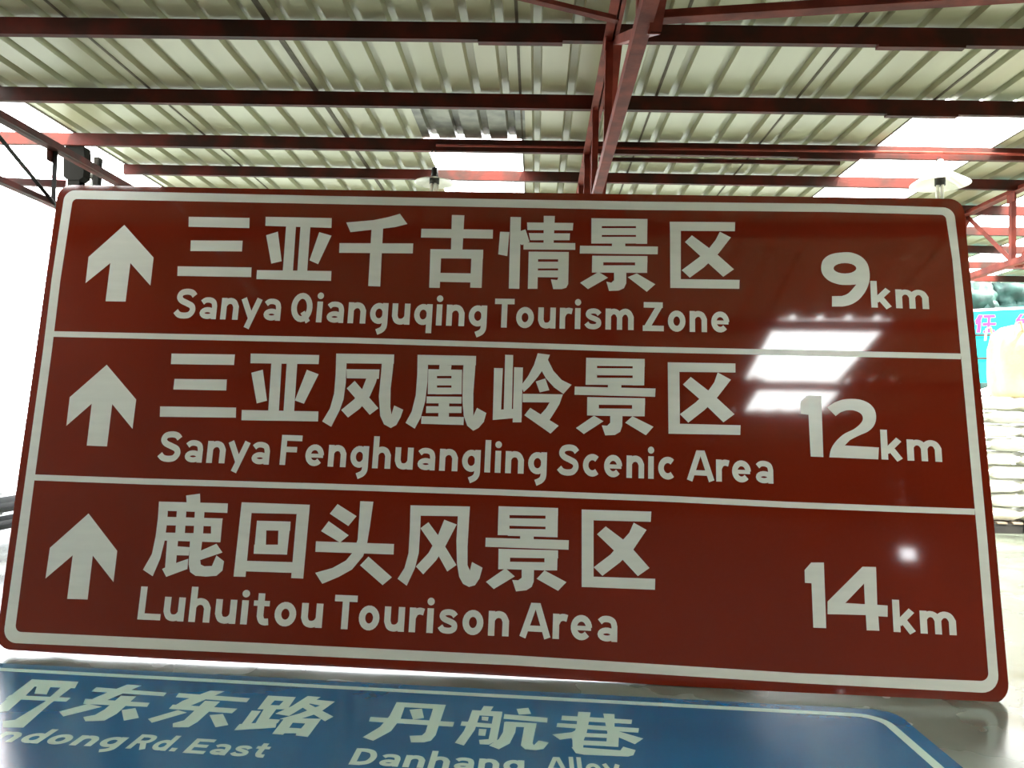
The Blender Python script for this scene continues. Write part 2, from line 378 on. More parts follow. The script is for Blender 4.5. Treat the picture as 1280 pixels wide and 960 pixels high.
# --- single-stroke Latin alphabet: (ink width, [(points, closed, stroke width)])
SW = 0.20
arch = lambda x: spline([(x, .46), (x + .08, .575), (x + .22, .625), (x + .36, .575), (x + .44, .43)], 4) + [(x + .44, 0)]
oval = lambda cx, rx=.225: ellipse(cx, .36, rx, .265, 22)
GL = {
 'S': (.78, [(spline([(.70,.77),(.60,.87),(.42,.905),(.22,.86),(.15,.72),(.24,.60),(.45,.51),(.63,.42),(.67,.27),(.56,.13),(.36,.095),(.18,.13),(.06,.24)]),0,.2)]),
 's': (.60, [(spline([(.53,.52),(.44,.605),(.30,.63),(.16,.595),(.12,.50),(.20,.42),(.36,.36),(.49,.29),(.50,.17),(.40,.10),(.26,.09),(.14,.12),(.06,.21)]),0,.175)]),
 'a': (.63, [(ellipse(.30,.20,.20,.115,18),1,.165),(spline([(.08,.55),(.19,.63),(.36,.635),(.49,.57),(.535,.43)],4)+[(.535,0)],0,.18)]),
 'n': (.64, [([(.1,0),(.1,.72)],0,.2),(arch(.1),0,.2)]),
 'h': (.64, [([(.1,0),(.1,1.06)],0,.2),(arch(.1),0,.2)]),
 'm': (1.02,[([(.1,0),(.1,.72)],0,.2),(spline([(.1,.46),(.18,.575),(.30,.625),(.43,.575),(.51,.43)],4)+[(.51,0)],0,.19),(spline([(.51,.46),(.59,.575),(.71,.625),(.84,.575),(.92,.43)],4)+[(.92,0)],0,.2)]),
 'u': (.64, [([(.1,.72)]+spline([(.1,.29),(.17,.14),(.31,.095),(.45,.14),(.54,.26)],4),0,.2),([(.54,.72),(.54,0)],0,.2)]),
 'y': (.76, [([(.09,.72),(.40,.06)],0,.2),([(.67,.72),(.27,-.27)],0,.2)]),
 'o': (.66, [(oval(.33),1,.2)]),
 'q': (.64, [(oval(.32),1,.19),([(.54,.72),(.54,-.27)],0,.2)]),
 'd': (.64, [(oval(.32),1,.19),([(.54,1.05),(.54,0)],0,.2)]),
 'g': (.64, [(oval(.32),1,.19),([(.54,.72)]+spline([(.54,.02),(.52,-.10),(.44,-.20),(.27,-.28)],4),0,.2)]),
 'i': (.21, [([(.1,0),(.1,.72)],0,.2),('dot',.1,.92,.115)]),
 'l': (.21, [([(.1,0),(.1,1.06)],0,.2)]),
 'r': (.48, [([(.1,0),(.1,.72)],0,.2),(spline([(.1,.42),(.18,.57),(.31,.625),(.45,.60)],4),0,.2)]),
 't': (.50, [([(.22,.95)]+spline([(.22,.27),(.27,.14),(.36,.10),(.48,.11)],4),0,.2),([(0,.65),(.48,.65)],0,.16)]),
 'k': (.62, [([(.1,0),(.1,1.02)],0,.2),([(.15,.26),(.54,.70)],0,.2),([(.26,.42),(.55,0)],0,.2)]),
 'c': (.62, [(ellipse(.35,.36,.245,.265,20,48,312),0,.2)]),
 'e': (.68, [(ellipse(.34,.36,.235,.265,22,0,318),0,.19),([(.12,.345),(.64,.345)],0,.13)]),
 'T': (.72, [([(0,.905),(.72,.905)],0,.19),([(.36,0),(.36,.9)],0,.21)]),
 'Z': (.78, [([(.03,.905),(.74,.905)],0,.19),([(.0,.095),(.78,.095)],0,.19),([(.14,.10),(.64,.90)],0,.22)]),
 'F': (.74, [([(.1,0),(.1,1)],0,.2),([(.1,.905),(.74,.905)],0,.19),([(.1,.52),(.58,.52)],0,.18)]),
 'E': (.74, [([(.1,0),(.1,1)],0,.2),([(.1,.905),(.72,.905)],0,.19),([(.1,.51),(.64,.51)],0,.18),([(.1,.095),(.74,.095)],0,.19)]),
 'L': (.70, [([(.1,0),(.1,1)],0,.2),([(.1,.095),(.70,.095)],0,.19)]),
 'A': (.98, [([(.10,0),(.44,.97)],0,.2),([(.88,0),(.54,.97)],0,.2),([(.22,.26),(.76,.26)],0,.17),([(.36,.93),(.62,.93)],0,.14)]),
 'Q': (.80, [(ellipse(.40,.5,.285,.405,24),1,.2),([(.44,.34),(.66,.0)],0,.17)]),
 'R': (.74, [([(.1,0),(.1,1)],0,.2),([(.1,.905)]+spline([(.38,.905),(.56,.85),(.61,.70),(.55,.55),(.38,.48)],4)+[(.1,.48)],0,.19),([(.38,.48),(.64,0)],0,.2)]),
 'D': (.76, [([(.1,0),(.1,1)],0,.2),([(.1,.905)]+spline([(.32,.905),(.55,.80),(.65,.5),(.55,.20),(.32,.095)],5)+[(.1,.095)],0,.2)]),
 '.': (.22, [([(.11,0),(.11,.22)],0,.22)]),
}
def ribbon(pts, closed, sw):
    n = len(pts); Lp, Rp = [], []
    for i in range(n):
        p = Vector(pts[i])
        a = Vector(pts[i-1]) if (i > 0 or closed) else None; b = Vector(pts[(i+1) % n]) if (i < n-1 or closed) else None
        d1 = (p - a).normalized() if a else None; d2 = (b - p).normalized() if b else None
        if d1 is None: d = d2; m = 1
        elif d2 is None: d = d1; m = 1
        else: d = (d1 + d2).normalized(); m = 1 / max(0.5, d.dot(d1))
        nrm = Vector((-d.y, d.x)) * (sw / 2 * m); Lp.append(p + nrm); Rp.append(p - nrm)
    return Lp, Rp
def word(P, parent, text, x0, y0, x1, y1, cap, m, gap=0.15):
    A = P.px(x0, y0); B = P.px(x1, y1); U = (B - A); Ln = U.length; U.normalize(); V = Vector((0, 1))
    H = abs((P.px(x0, y0 - cap) - A).y)
    gaps = [gap] * (len(text) - 1)
    for i in range(len(text) - 1):
        if text[i+1] in 'y' or text[i] in 'yTLr': gaps[i] = gap * 0.5
        if text[i] == 'A': gaps[i] = gap * 0.4
    nat = sum(GL[c][0] for c in text) + sum(gaps); sx = Ln / nat; cur = 0.0
    for i, ch in enumerate(text):
        Wd, strokes = GL[ch]; bm = NB()
        f = lambda q: A + U * ((cur + q[0]) * sx) + V * (q[1] * H)
        for j, st in enumerate(strokes):
            h = FILM + j * 0.00006
            if st[0] == 'dot':
                prism(bm, P, [f(q) for q in ellipse(st[1], st[2], st[3], st[3], 14)], 0, h); continue
            pts, closed, sw = st; Lp, Rp = ribbon(pts, closed, sw); n = len(pts)
            R_ = range(n if closed else n - 1)
            vt = [[bm.verts.new(P.w(f(q), hh)) for q in s] for s in (Lp, Rp) for hh in (h, 0)]
            for k in R_:
                k2 = (k + 1) % n
                bm.faces.new((vt[0][k], vt[2][k], vt[2][k2], vt[0][k2]))
                bm.faces.new((vt[1][k], vt[0][k], vt[0][k2], vt[1][k2])); bm.faces.new((vt[2][k], vt[3][k], vt[3][k2], vt[2][k2]))
            if not closed:
                for k in (0, n - 1): bm.faces.new((vt[0][k], vt[2][k], vt[3][k], vt[1][k]))
        c = sum((w_.co for w_ in bm.verts), Vector()) / len(bm.verts)
        obj('latin_letter' if ch != '.' else 'full_stop', bm, m, parent, rel=c)
        cur += Wd + (gaps[i] if i < len(gaps) else 0)

# ---------------------------------------------------------------- the brown tourist direction sign
brown = thing('direction_sign', tuple(RED.w((2.85, 0))), 'huge glossy brown tourist direction sign with white arrows and Chinese names, propped on the floor', 'sign')
outl = [RED.px(*q) for q in ((-6.3,811.5),(200,823.5),(440,834.5),(640,845.5),(840,857),(1000,866),(1263,881.5),(1244.5,675),(1221,435),(1204,248.6),(900,244.5),(640,240.5),(300,235.5),(73.6,230.8),(45,437),(24,585))]
rad = [0.10,0,0,0,0,0,0.11,0,0,0.09,0,0,0,0.09,0,0]
OUT = fillet(outl, rad)
bm = NB(); prism(bm, RED, OUT, -0.004, 0.0); bmesh.ops.recalc_face_normals(bm, faces=bm.faces)
obj('sign_plate', bm, M_brown, brown, rel=RED.w((2.85, 1.45)))
# turned aluminium lip round the edge
bm = NB(); n = len(OUT); cen = Vector((2.85, 1.4))
vv = [[bm.verts.new(RED.w(q if k < 2 else q + (cen - q).normalized() * 0.02, h)) for q in OUT] for k, h in enumerate((-0.004, -0.03, -0.03, -0.0045))]
for A, B in zip(vv, vv[1:]):
    for i in range(n): bm.faces.new((A[i], A[(i+1)%n], B[(i+1)%n], B[i]))
bmesh.ops.recalc_face_normals(bm, faces=bm.faces)
tag(obj('edge_lip', bm, M_brown, brown, rel=RED.w((2.85, 1.45))))
# back stiffening rails and rear stays (the sign's own support)
for t_ in (0.35, 1.05, 1.75, 2.45):
    bm = NB(); add_bar(bm, RED.w((0.35, t_), -0.032), RED.w((5.35, t_), -0.032), 0.05, 0.05, up=RED.v); obj('back_rail', bm, M_alu, brown)
for s_ in (1.1, 4.6):
    bm = NB(); a = RED.w((s_, 2.0), -0.08); b = Vector((a.x, a.y + 1.1, 0.03)); add_bar(bm, a, b, 0.05, 0.05); add_box(bm, (b.x - 0.08, b.y - 0.08, 0), (b.x + 0.08, b.y + 0.08, 0.03)); obj('rear_stay', bm, M_red, brown)

# border band
o_px = [(3.2,803.2),(320,817),(640,831.5),(1000,854),(1249.6,867.0),(1234.5,680),(1212.5,438),(1200,325),(1192.3,259.6),(1040,254.8),(800,252),(650,249.5),(410,245),(81.5,237.6),(64.5,350),(54,437),(33.5,585)]
i_px = [(18.6,789.7),(320,803.5),(640,819),(1000,841.5),(1236.2,851.6),(1222.5,680),(1200.5,438),(1190.5,325),(1181.8,268.6),(1040,265),(800,262.5),(650,259.6),(410,255),(91,248.6),(75.5,350),(65,437),(45,585)]
ro = [0.085,0,0,0,0.095,0,0,0,0.07,0,0,0,0,0.07,0,0,0]; ri = [0.04,0,0,0,0.045,0,0,0,0.03,0,0,0,0,0.03,0,0,0]
A = fillet([RED.px(*q) for q in o_px], ro); B = fillet([RED.px(*q) for q in i_px], ri)
bm = NB(); n = len(A)
va = [bm.verts.new(RED.w(q, FILM)) for q in A]; vb = [bm.verts.new(RED.w(q, FILM)) for q in B]
va0 = [bm.verts.new(RED.w(q, 0)) for q in A]; vb0 = [bm.verts.new(RED.w(q, 0)) for q in B]
for i in range(n):
    j = (i + 1) % n
    bm.faces.new((va[i], va[j], vb[j], vb[i])); bm.faces.new((va0[i], va0[j], va[j], va[i])); bm.faces.new((vb[i], vb[j], vb0[j], vb0[i]))
bmesh.ops.recalc_face_normals(bm, faces=bm.faces)
obj('border_band', bm, M_white, brown, rel=RED.w((2.85, 1.45)))
def strip(P, parent, name, top, thick, m):
    lo = [(x, y + thick) for x, y in reversed(top)]
    return cut(P, parent, name, [flat(list(top) + lo)], 0, 0, 1, m)
strip(RED, brown, 'divider_line', [(66,414),(250,418),(440,422),(640,428),(800,433.2),(1000,437.5),(1201,442)], 7, M_white)
strip(RED, brown, 'divider_line', [(43,593),(180,598),(400,604.2),(620,611.5),(840,620),(980,627),(1120,632.5),(1218.5,636)], 7.5, M_white)
# arrows
cut(RED, brown, 'arrow', [[622,325,768,488,752,628,652,515,628,708,528,706,552,515,428,615,443,485]], 0, 200, 4, M_white)
cut(RED, brown, 'arrow', [[668,128,962,475,925,768,722,520,670,944,468,936,518,516,264,738,298,452]], 50, 440, 8, M_white)
cut(RED, brown, 'arrow', [[566,95,852,468,815,780,608,515,556,955,352,948,408,512,135,745,180,438]], 40, 630, 8, M_white)
Z = 1280 / 240
def han(ox, oy, polys, P=RED, parent=brown, m=M_white, sc=Z): cut(P, parent, 'chinese_character', polys, ox, oy, sc, m)
def jing(d):
    """the character for 'scenery' from its measured box rows"""
    return d
# row 1
han(200,250,[[192,112,597,120,595,187,191,178],[206,270,551,272,546,343,203,340],[118,442,610,450,608,514,116,506]])
han(200,250,[[705,112,1145,121,1143,186,703,172],[842,160,907,165,885,490,818,488],[938,165,1003,168,980,490,915,488],[647,468,1143,474,1140,539,643,527],[708,235,786,212,811,408,742,424],[1062,215,1143,238,1054,428,997,402]])
han(410,250,[[122,150,300,135,400,115,480,92,529,160,450,180,370,190,150,214],[292,170,368,170,348,577,268,573],[77,288,568,290,565,356,75,352]])
han(410,250,[[826,100,909,102,896,340,820,340],[623,192,1100,198,1098,258,620,250],[683,328,1035,332,1033,392,682,388],[683,330,756,330,745,586,675,584],[958,332,1034,332,1024,586,948,584],[735,486,965,490,965,550,735,545]])
han(600,250,[[134,212,196,214,182,374,122,362],[203,113,273,115,262,592,192,590],[262,210,303,196,330,278,280,300,262,290],[314,150,622,154,618,203,316,200],[325,221,600,223,597,268,335,268],[290,283,635,288,635,332,290,330],[425,106,499,107,490,300,424,300],
 [325,345,388,345,383,592,319,592],[325,345,592,347,590,396,325,394],[375,412,535,412,535,456,375,456],[375,470,535,470,532,516,375,514],[521,350,592,350,588,560,575,585,545,594,488,594,473,530,515,534,521,520]])
han(600,250,[[743,122,1116,127,1116,174,743,174],[743,124,812,124,812,290,742,290],[1040,128,1116,128,1114,292,1040,292],[800,188,1050,188,1050,233,800,233],[800,246,1050,246,1050,290,800,290],[667,305,1186,311,1184,362,665,357],[880,280,968,280,968,315,880,315],
 [748,372,1116,374,1116,417,748,415],[748,374,822,374,822,484,746,484],[1034,376,1116,376,1114,486,1034,486],[800,436,1050,436,1050,486,800,484],[893,470,975,470,975,555,960,588,925,604,860,606,843,545,875,552,893,535],[790,480,853,518,720,594,668,552],[985,515,1045,490,1168,562,1112,612]])
han(800,250,[[198,145,634,148,632,208,200,205],[200,147,272,149,272,586,202,586],[202,527,664,533,662,592,202,586],[532,212,606,250,525,355,425,450,332,518,278,468,390,385,462,320,505,265],[346,236,500,350,626,462,555,512,400,372,300,280]])
# row 2
han(180,430,[[184,64,606,70,600,140,180,134],[204,233,552,237,548,310,196,303],[108,416,614,424,612,491,106,485]])
han(180,430,[[712,64,1168,74,1164,134,710,128],[850,118,918,120,898,460,828,458],[952,122,1022,124,1000,460,930,458],[652,440,1163,450,1160,516,650,508],[716,192,792,172,820,378,752,396],[1086,172,1164,202,1066,398,1006,376]])
han(390,430,[[162,64,548,70,545,132,160,128],[162,66,233,68,225,260,210,370,185,440,128,552,68,516,120,430,148,330,158,200],[470,72,547,72,540,160,524,300,522,420,530,470,548,410,608,438,590,490,562,540,525,560,480,535,455,480,446,350,462,180],
 [230,168,450,170,445,232,232,228],[372,200,450,172,425,260,385,350,320,430,240,490,195,440,280,370,335,300,362,232],[232,296,285,246,443,428,385,472]])
han(390,430,[[704,72,1094,80,1092,142,704,138],[704,74,775,75,770,250,755,380,725,490,685,564,624,526,665,450,692,340,702,200],[1014,82,1093,82,1085,200,1075,330,1075,480,1100,426,1162,460,1145,520,1110,560,1075,578,1035,545,1012,480,1003,380,1006,200],
 [850,138,930,142,925,180,848,180],[775,168,1000,172,1000,213,775,213],[775,170,833,170,833,334,772,334],[930,172,1000,172,998,334,930,334],[825,229,935,229,935,276,825,276],[825,291,935,291,935,335,825,335],
 [765,350,998,352,996,397,763,395],[762,415,998,417,996,460,760,460],[730,482,1012,487,1010,540,728,532],[845,380,915,382,912,500,842,500]])
han(600,430,[[168,72,221,74,212,450,158,450],[94,160,152,162,138,500,85,506],[88,440,278,430,278,490,88,506],[228,155,286,157,276,522,218,522],[385,62,466,72,440,140,385,220,330,285,292,320,272,280,320,215,360,140],[405,110,450,100,490,180,545,240,610,272,556,333,495,290,440,230,412,180],[372,250,435,230,462,308,398,322],
 [285,332,552,336,530,390,285,388],[478,345,552,338,530,400,500,450,455,520,395,480,440,430,470,380],[335,426,524,545,470,597,296,475]])
han(600,430,[[708,92,1098,100,1098,149,708,145],[708,95,780,95,780,272,704,272],[1018,102,1098,102,1094,276,1018,276],[770,161,1030,163,1030,210,770,208],[770,225,1030,227,1030,275,770,272],[632,284,1170,297,1167,352,630,338],[853,265,942,265,942,300,853,300],
 [715,354,1100,362,1100,408,715,404],[715,358,792,358,792,478,714,476],[1014,364,1100,364,1097,482,1014,482],[780,430,1030,432,1030,482,780,478],[868,465,950,466,948,545,935,585,900,606,835,609,812,543,848,545,868,525],[760,478,823,515,692,600,640,560],[968,525,1016,482,1156,552,1106,608]])
han(800,430,[[185,122,636,130,636,190,186,185],[185,124,262,126,266,598,190,598],[190,530,670,542,668,606,192,598],[518,190,606,238,520,350,430,440,322,524,266,468,370,390,460,305,495,255],[338,220,480,330,630,468,556,522,400,370,286,270]])
# row 3
han(160,610,[[388,50,480,38,482,105,392,105],[207,90,666,103,662,166,205,150],[207,92,268,95,262,220,245,350,215,470,165,588,100,545,160,440,185,320,200,200],[240,192,632,203,620,256,240,248],[240,297,615,305,615,362,240,350],[327,140,390,142,378,305,316,303],[447,150,510,150,500,310,437,310],[555,206,630,206,616,360,553,358],
 [262,345,334,345,320,500,402,472,396,540,255,592,228,540,248,530],[320,388,412,395,405,450,318,448],[415,345,495,350,480,470,485,510,510,522,560,520,590,450,640,488,630,550,590,585,520,590,450,585,415,560,405,510,410,420],[470,425,590,372,630,430,470,484]])
han(160,610,[[758,95,1212,112,1207,175,755,165],[758,98,830,100,783,592,704,590],[1130,111,1212,114,1168,604,1088,600],[780,485,1110,495,1105,566,777,555],[860,218,1084,224,1080,285,857,282],[842,378,1065,378,1060,444,838,438],[860,222,924,222,917,438,840,436],[1005,226,1083,226,1060,442,998,440]])
han(380,620,[[224,54,350,134,296,200,172,118],[165,168,298,262,240,310,114,234],[375,35,462,38,440,200,420,320,395,400,320,490,230,540,122,585,75,512,190,480,280,430,330,370,358,290,368,150],[80,302,600,320,597,390,76,372],[430,404,586,542,524,594,374,462]])
han(380,620,[[710,62,1106,70,1102,136,708,130],[710,65,780,66,775,220,765,380,740,480,685,598,624,552,670,480,697,380,706,220],[1028,72,1105,72,1098,200,1090,340,1090,460,1106,498,1120,440,1190,478,1170,550,1140,595,1100,606,1060,585,1035,540,1020,450,1016,300,1025,150],[935,158,1018,190,945,330,880,430,795,522,746,470,830,380,890,270],[776,215,830,175,900,270,1016,460,955,503,870,350]])
han(600,620,[[124,68,520,80,520,132,124,126],[124,72,197,72,196,262,118,260],[437,82,520,82,517,275,437,273],[185,148,450,152,450,205,185,198],[185,218,450,222,450,273,185,265],[38,278,592,295,590,358,36,338],[268,255,358,258,358,300,268,300],
 [124,352,520,362,520,416,124,410],[124,356,200,356,200,488,122,488],[430,364,518,364,514,496,430,496],[190,438,440,442,440,496,190,488],[278,475,360,478,358,570,345,605,310,628,240,636,215,560,255,562,278,545],[170,482,232,536,92,620,40,572],[378,552,430,496,576,574,520,632]])
han(600,620,[[678,90,1142,104,1138,172,678,160],[678,94,757,96,757,608,678,606],[678,535,1168,552,1166,625,680,606],[1025,178,1110,226,1020,360,930,445,816,532,758,475,870,390,955,290,995,245],[838,203,980,310,1130,480,1052,534,900,370,780,255]])
# numerals
def num(ox, oy, polys): cut(RED, brown, 'numeral', polys, ox, oy, Z, M_white)
sm = lambda l: flat(spline(pairs(l), 4)[:-1])
nine = pairs([320,428,395,425,440,400,480,352])[:] 
nine_o = [(320,428)] + spline([(385,427),(430,408),(482,350)],4) + spline([(440,353),(370,350),(300,325),(258,282),(248,235),(262,185),(310,150),(380,137),(450,138),(515,165),(555,210),(570,270),(568,330),(545,392),(500,450),(445,484),(390,497)],4) + [(320,497)]
num(980,290,[(flat(nine_o), flat(ellipse(406,242,76,35,20)))])
num(980,460,[[155,183,248,187,262,594,178,590,163,312,112,305,110,225]])
two = [(285,262)] + [(345,320)] + spline([(375,296),(420,282),(470,284),(513,305),(526,337),(510,370),(465,408),(400,440),(345,490),(314,540),(302,595)],4) + [(628,609),(632,530),(405,516)] + spline([(440,480),(500,450),(560,423),(600,383),(614,330),(602,275),(565,235),(510,212),(450,206),(390,211),(335,230)],4)
num(980,460,[flat(two)])
num(990,660,[[128,230,212,230,228,668,142,664,130,368,86,365,84,280]])
num(990,660,[([237,490,470,258,560,260,568,512,637,517,637,592,575,588,582,685,498,682,492,580,237,574],[355,500,480,370,486,508])])
# latin names
for a in (('Sanya',216.5,397.7,350,401,37),('Qianguqing',362,402,608,408.4,36),('Tourism',617.5,409.2,792,412.6,36),('Zone',803.4,413.6,912,415.8,36),
          ('Sanya',196.5,576.8,336,580.8,38),('Fenghuangling',349.3,581,683,593.2,37.5),('Scenic',696.6,593.8,844,599.6,38.5),('Area',858.5,600.4,967,604.6,38),
          ('Luhuitou',171.6,774.2,402,785.0,41.5),('Tourison',416,785.8,635.6,795.6,42.5),('Area',649,796.2,771.6,802.6,43.5),
          ('km',1089.3,384.3,1161.5,386.4,32.5),('km',1101.9,574.2,1177.8,577.4,36.5),('km',1117,789.8,1195.9,794.2,39.5)):
    word(RED, brown, *a, M_white)

# ---------------------------------------------------------------- blue street sign lying on the floor
bw = thing('street_sign', (-0.6, 3.3, 0), 'blue street sign lying face up on the floor before the brown sign', 'sign')
eL = BLU.px(0, 829); eR = BLU.px(1092, 886.5); slope = (eR - eL) / (eR.x - eL.x)
xr = 1.885; xl = -4.6; yb = 2.0
def back(x, off=0.0): return Vector((x, eL.y + slope.y * (x - eL.x) - off))
o4 = [Vector((xl, yb)) - Vector((0, 4.0)), Vector((xr, yb - 4.0)), back(xr), back(xl)]
OB = fillet(o4, [.1, .1, .12, .1])
bm = NB(); prism(bm, BLU, OB, -0.004, 0.0); bmesh.ops.recalc_face_normals(bm, faces=bm.faces); obj('sign_plate', bm, M_blue, bw)
bm = NB(); cen = Vector((-1.3, -0.8)); n = len(OB)
vv = [[bm.verts.new(BLU.w(q, h)) for q in OB] for h in (-0.0005, -0.0295)]
vi = [bm.verts.new(BLU.w(q + (cen - q).normalized() * 0.02, -0.0295)) for q in OB]
for i in range(n): bm.faces.new((vv[0][i], vv[0][(i+1)%n], vv[1][(i+1)%n], vv[1][i])); bm.faces.new((vv[1][i], vv[1][(i+1)%n], vi[(i+1)%n], vi[i]))
bmesh.ops.recalc_face_normals(bm, faces=bm.faces); obj('edge_lip', bm, M_alu, bw)
A = fillet([Vector((xl + .09, yb - 4 + .09)), Vector((1.80, yb - 4 + .09)), back(1.80, .075), back(xl + .09, .075)], [.1, .1, .15, .1])
B = fillet([Vector((xl + .14, yb - 4 + .14)), Vector((1.752, yb - 4 + .14)), back(1.752, .125), back(xl + .14, .125)], [.07, .07, .11, .07])
bm = NB(); n = len(A)
va = [bm.verts.new(BLU.w(q, FILM)) for q in A]; vb = [bm.verts.new(BLU.w(q, FILM)) for q in B]
for i in range(n): j = (i + 1) % n; bm.faces.new((va[i], va[j], vb[j], vb[i]))
bmesh.ops.recalc_face_normals(bm, faces=bm.faces); obj('border_band', bm, M_bwhite, bw)
G = 1280 / 220
def hb(ox, oy, polys, sc): cut(BLU, bw, 'chinese_character', polys, ox, oy, sc, M_bwhite)
hb(0,820,[[230,170,570,188,545,235,195,220],[230,172,300,175,190,285,60,400,-90,420,-30,385,100,270],[485,190,570,192,350,360,170,520,20,520,20,475,110,465,330,330],[70,285,515,305,480,332,40,312],[270,215,370,220,340,280,250,275]],G)
hb(0,820,[[700,228,1212,268,1190,292,665,258],[925,208,1028,216,720,345,605,348,700,300],[620,312,1088,342,1070,370,605,348],[880,290,990,295,850,420,760,470,620,475,605,445,690,430,760,390],[430,405,640,350,740,370,460,440],[885,395,985,380,1010,450,900,470]],G)
hb(200,820,[[125,248,600,282,578,308,105,275],[335,232,430,236,160,350,65,352,150,300],[85,325,515,352,480,382,60,352],[300,300,400,305,250,440,190,475,85,475,85,450,160,430],[-80,420,120,362,178,378,-55,445],[330,395,420,388,455,460,370,475]],Z)
hb(200,820,[([720,265,905,275,850,355,650,355],[765,296,825,300,795,330,735,328]),[612,365,672,368,600,460,540,462],[695,350,775,355,695,460,630,460],[700,420,800,425,785,447,690,445],[530,455,780,440,770,478,495,495],[985,268,1070,275,960,340,860,400,770,385,880,335],[1010,290,1165,305,1060,380,900,430,800,420,930,385,1070,330,990,315],[920,325,990,320,1155,405,1100,435],([830,415,1075,420,985,540,905,530,910,515,830,515,820,525,748,520],[885,445,970,450,940,485,860,480])],Z)
hb(420,840,[[440,220,800,240,785,272,430,252],[440,222,510,225,470,340,400,430,270,500,195,475,320,400,390,320],[715,238,798,242,725,460,690,500,640,512,545,512,535,465,625,462,650,440],[250,328,860,365,850,398,240,360],[535,275,625,268,640,335,560,345]],G)
hb(420,840,[[1075,248,1145,252,1115,300,1045,295],[990,278,1210,290,1205,325,985,312],[990,280,1055,282,1010,420,930,535,865,515,930,430,965,350],[1150,292,1210,294,1170,500,1110,528,1045,525,1040,495,1110,490],[915,360,1160,380,1155,408,905,390],[1060,325,1110,328,1105,355,1060,350],[1040,415,1095,418,1085,465,1035,462],
  [1314,270,1399,262,1419,305,1329,310],[1224,308,1539,335,1536,368,1219,340],[1234,362,1459,375,1454,405,1229,395],[1114,535,1184,562,1264,520,1304,440,1314,372,1224,365,1214,440,1184,490],[1374,370,1459,377,1429,520,1439,535,1474,500,1546,515,1509,560,1454,570,1374,562,1344,535]],G)
hb(620,840,[[480,318,990,348,985,378,475,350],[445,372,1040,410,1035,442,440,400],[598,290,688,295,660,440,640,490,550,490,585,400],[780,303,862,308,862,400,895,450,890,545,800,540,810,440],[410,455,550,440,590,420,560,480,465,492],[880,430,1070,485,1010,525,880,470],[640,445,815,452,810,480,640,472],[600,498,830,508,830,540,600,530],[555,480,640,480,632,570,558,560],[550,548,640,552,905,572,925,545,1015,570,1000,605,960,615,640,602,580,590]],G)
for a in (('Dandong',-82,923,146,934.4,17.5),('Rd.',156.4,935.5,218,939.3,18.3),('East',228,941,329,947.3,18.5),('Danhang',435.5,955.5,655,966,20.5),('Alley',682,967,778,971.5,21)):
    word(BLU, bw, *a, M_bwhite, gap=0.13)

# ---------------------------------------------------------------- hanging lamps
def lamp(px, py, Y, R, label, tall, ztop):
    p = at_y(px, py, Y)
    t = thing('pendant_lamp', (p.x, Y, p.z), label, 'lamp')
    h = R * (0.30 if not tall else 0.55)
    bm = NB(); add_lathe(bm, p, [(R, 0), (R * 0.98, 0.01), (R * 0.55, h * 0.55), (R * 0.22, h * 0.95), (0.05, h)], 28)
    o = obj('lamp_shade', bm, M_enamel, t, smooth=True); s = o.modifiers.new('t', 'SOLIDIFY'); s.thickness = 0.004
    bm = NB(); add_tube(bm, (p.x, Y, p.z + h - 0.01), (p.x, Y, p.z + h + 0.12), 0.05, 14, 0.035); obj('lamp_holder', bm, M_enamel if tall else M_dark, t, smooth=True)
    bm = NB(); add_tube(bm, (p.x, Y, p.z - 0.01), (p.x, Y, p.z + h * 0.9), 0.062, 14); obj('lamp_socket', bm, M_dark, t, smooth=True)
    bm = NB()
    for k in range(4):
        a = k * math.pi / 2 + .4; add_tube(bm, (p.x + .036*math.cos(a), Y + .036*math.sin(a), p.z - 0.19), (p.x + .036*math.cos(a), Y + .036*math.sin(a), p.z), 0.020, 8)
    obj('bulb', bm, M_lampglass, t, smooth=True)
    bm = NB(); add_tube(bm, (p.x, Y, p.z + h + 0.11), (p.x, Y, ztop), 0.006, 6); add_tube(bm, (p.x - 0.06, Y, ztop - 0.10), (p.x - 0.03, Y, ztop), 0.006, 6); obj('hanging_wire', bm, M_dark, t)
lamp(543, 229, 9.93, 0.25, 'flat pale pendant lamp hanging by a hook above the middle of the brown sign', False, 4.83)
lamp(1175, 231, 9.93, 0.345, 'wide white conical pendant lamp above the top right corner of the brown sign', True, 4.83)

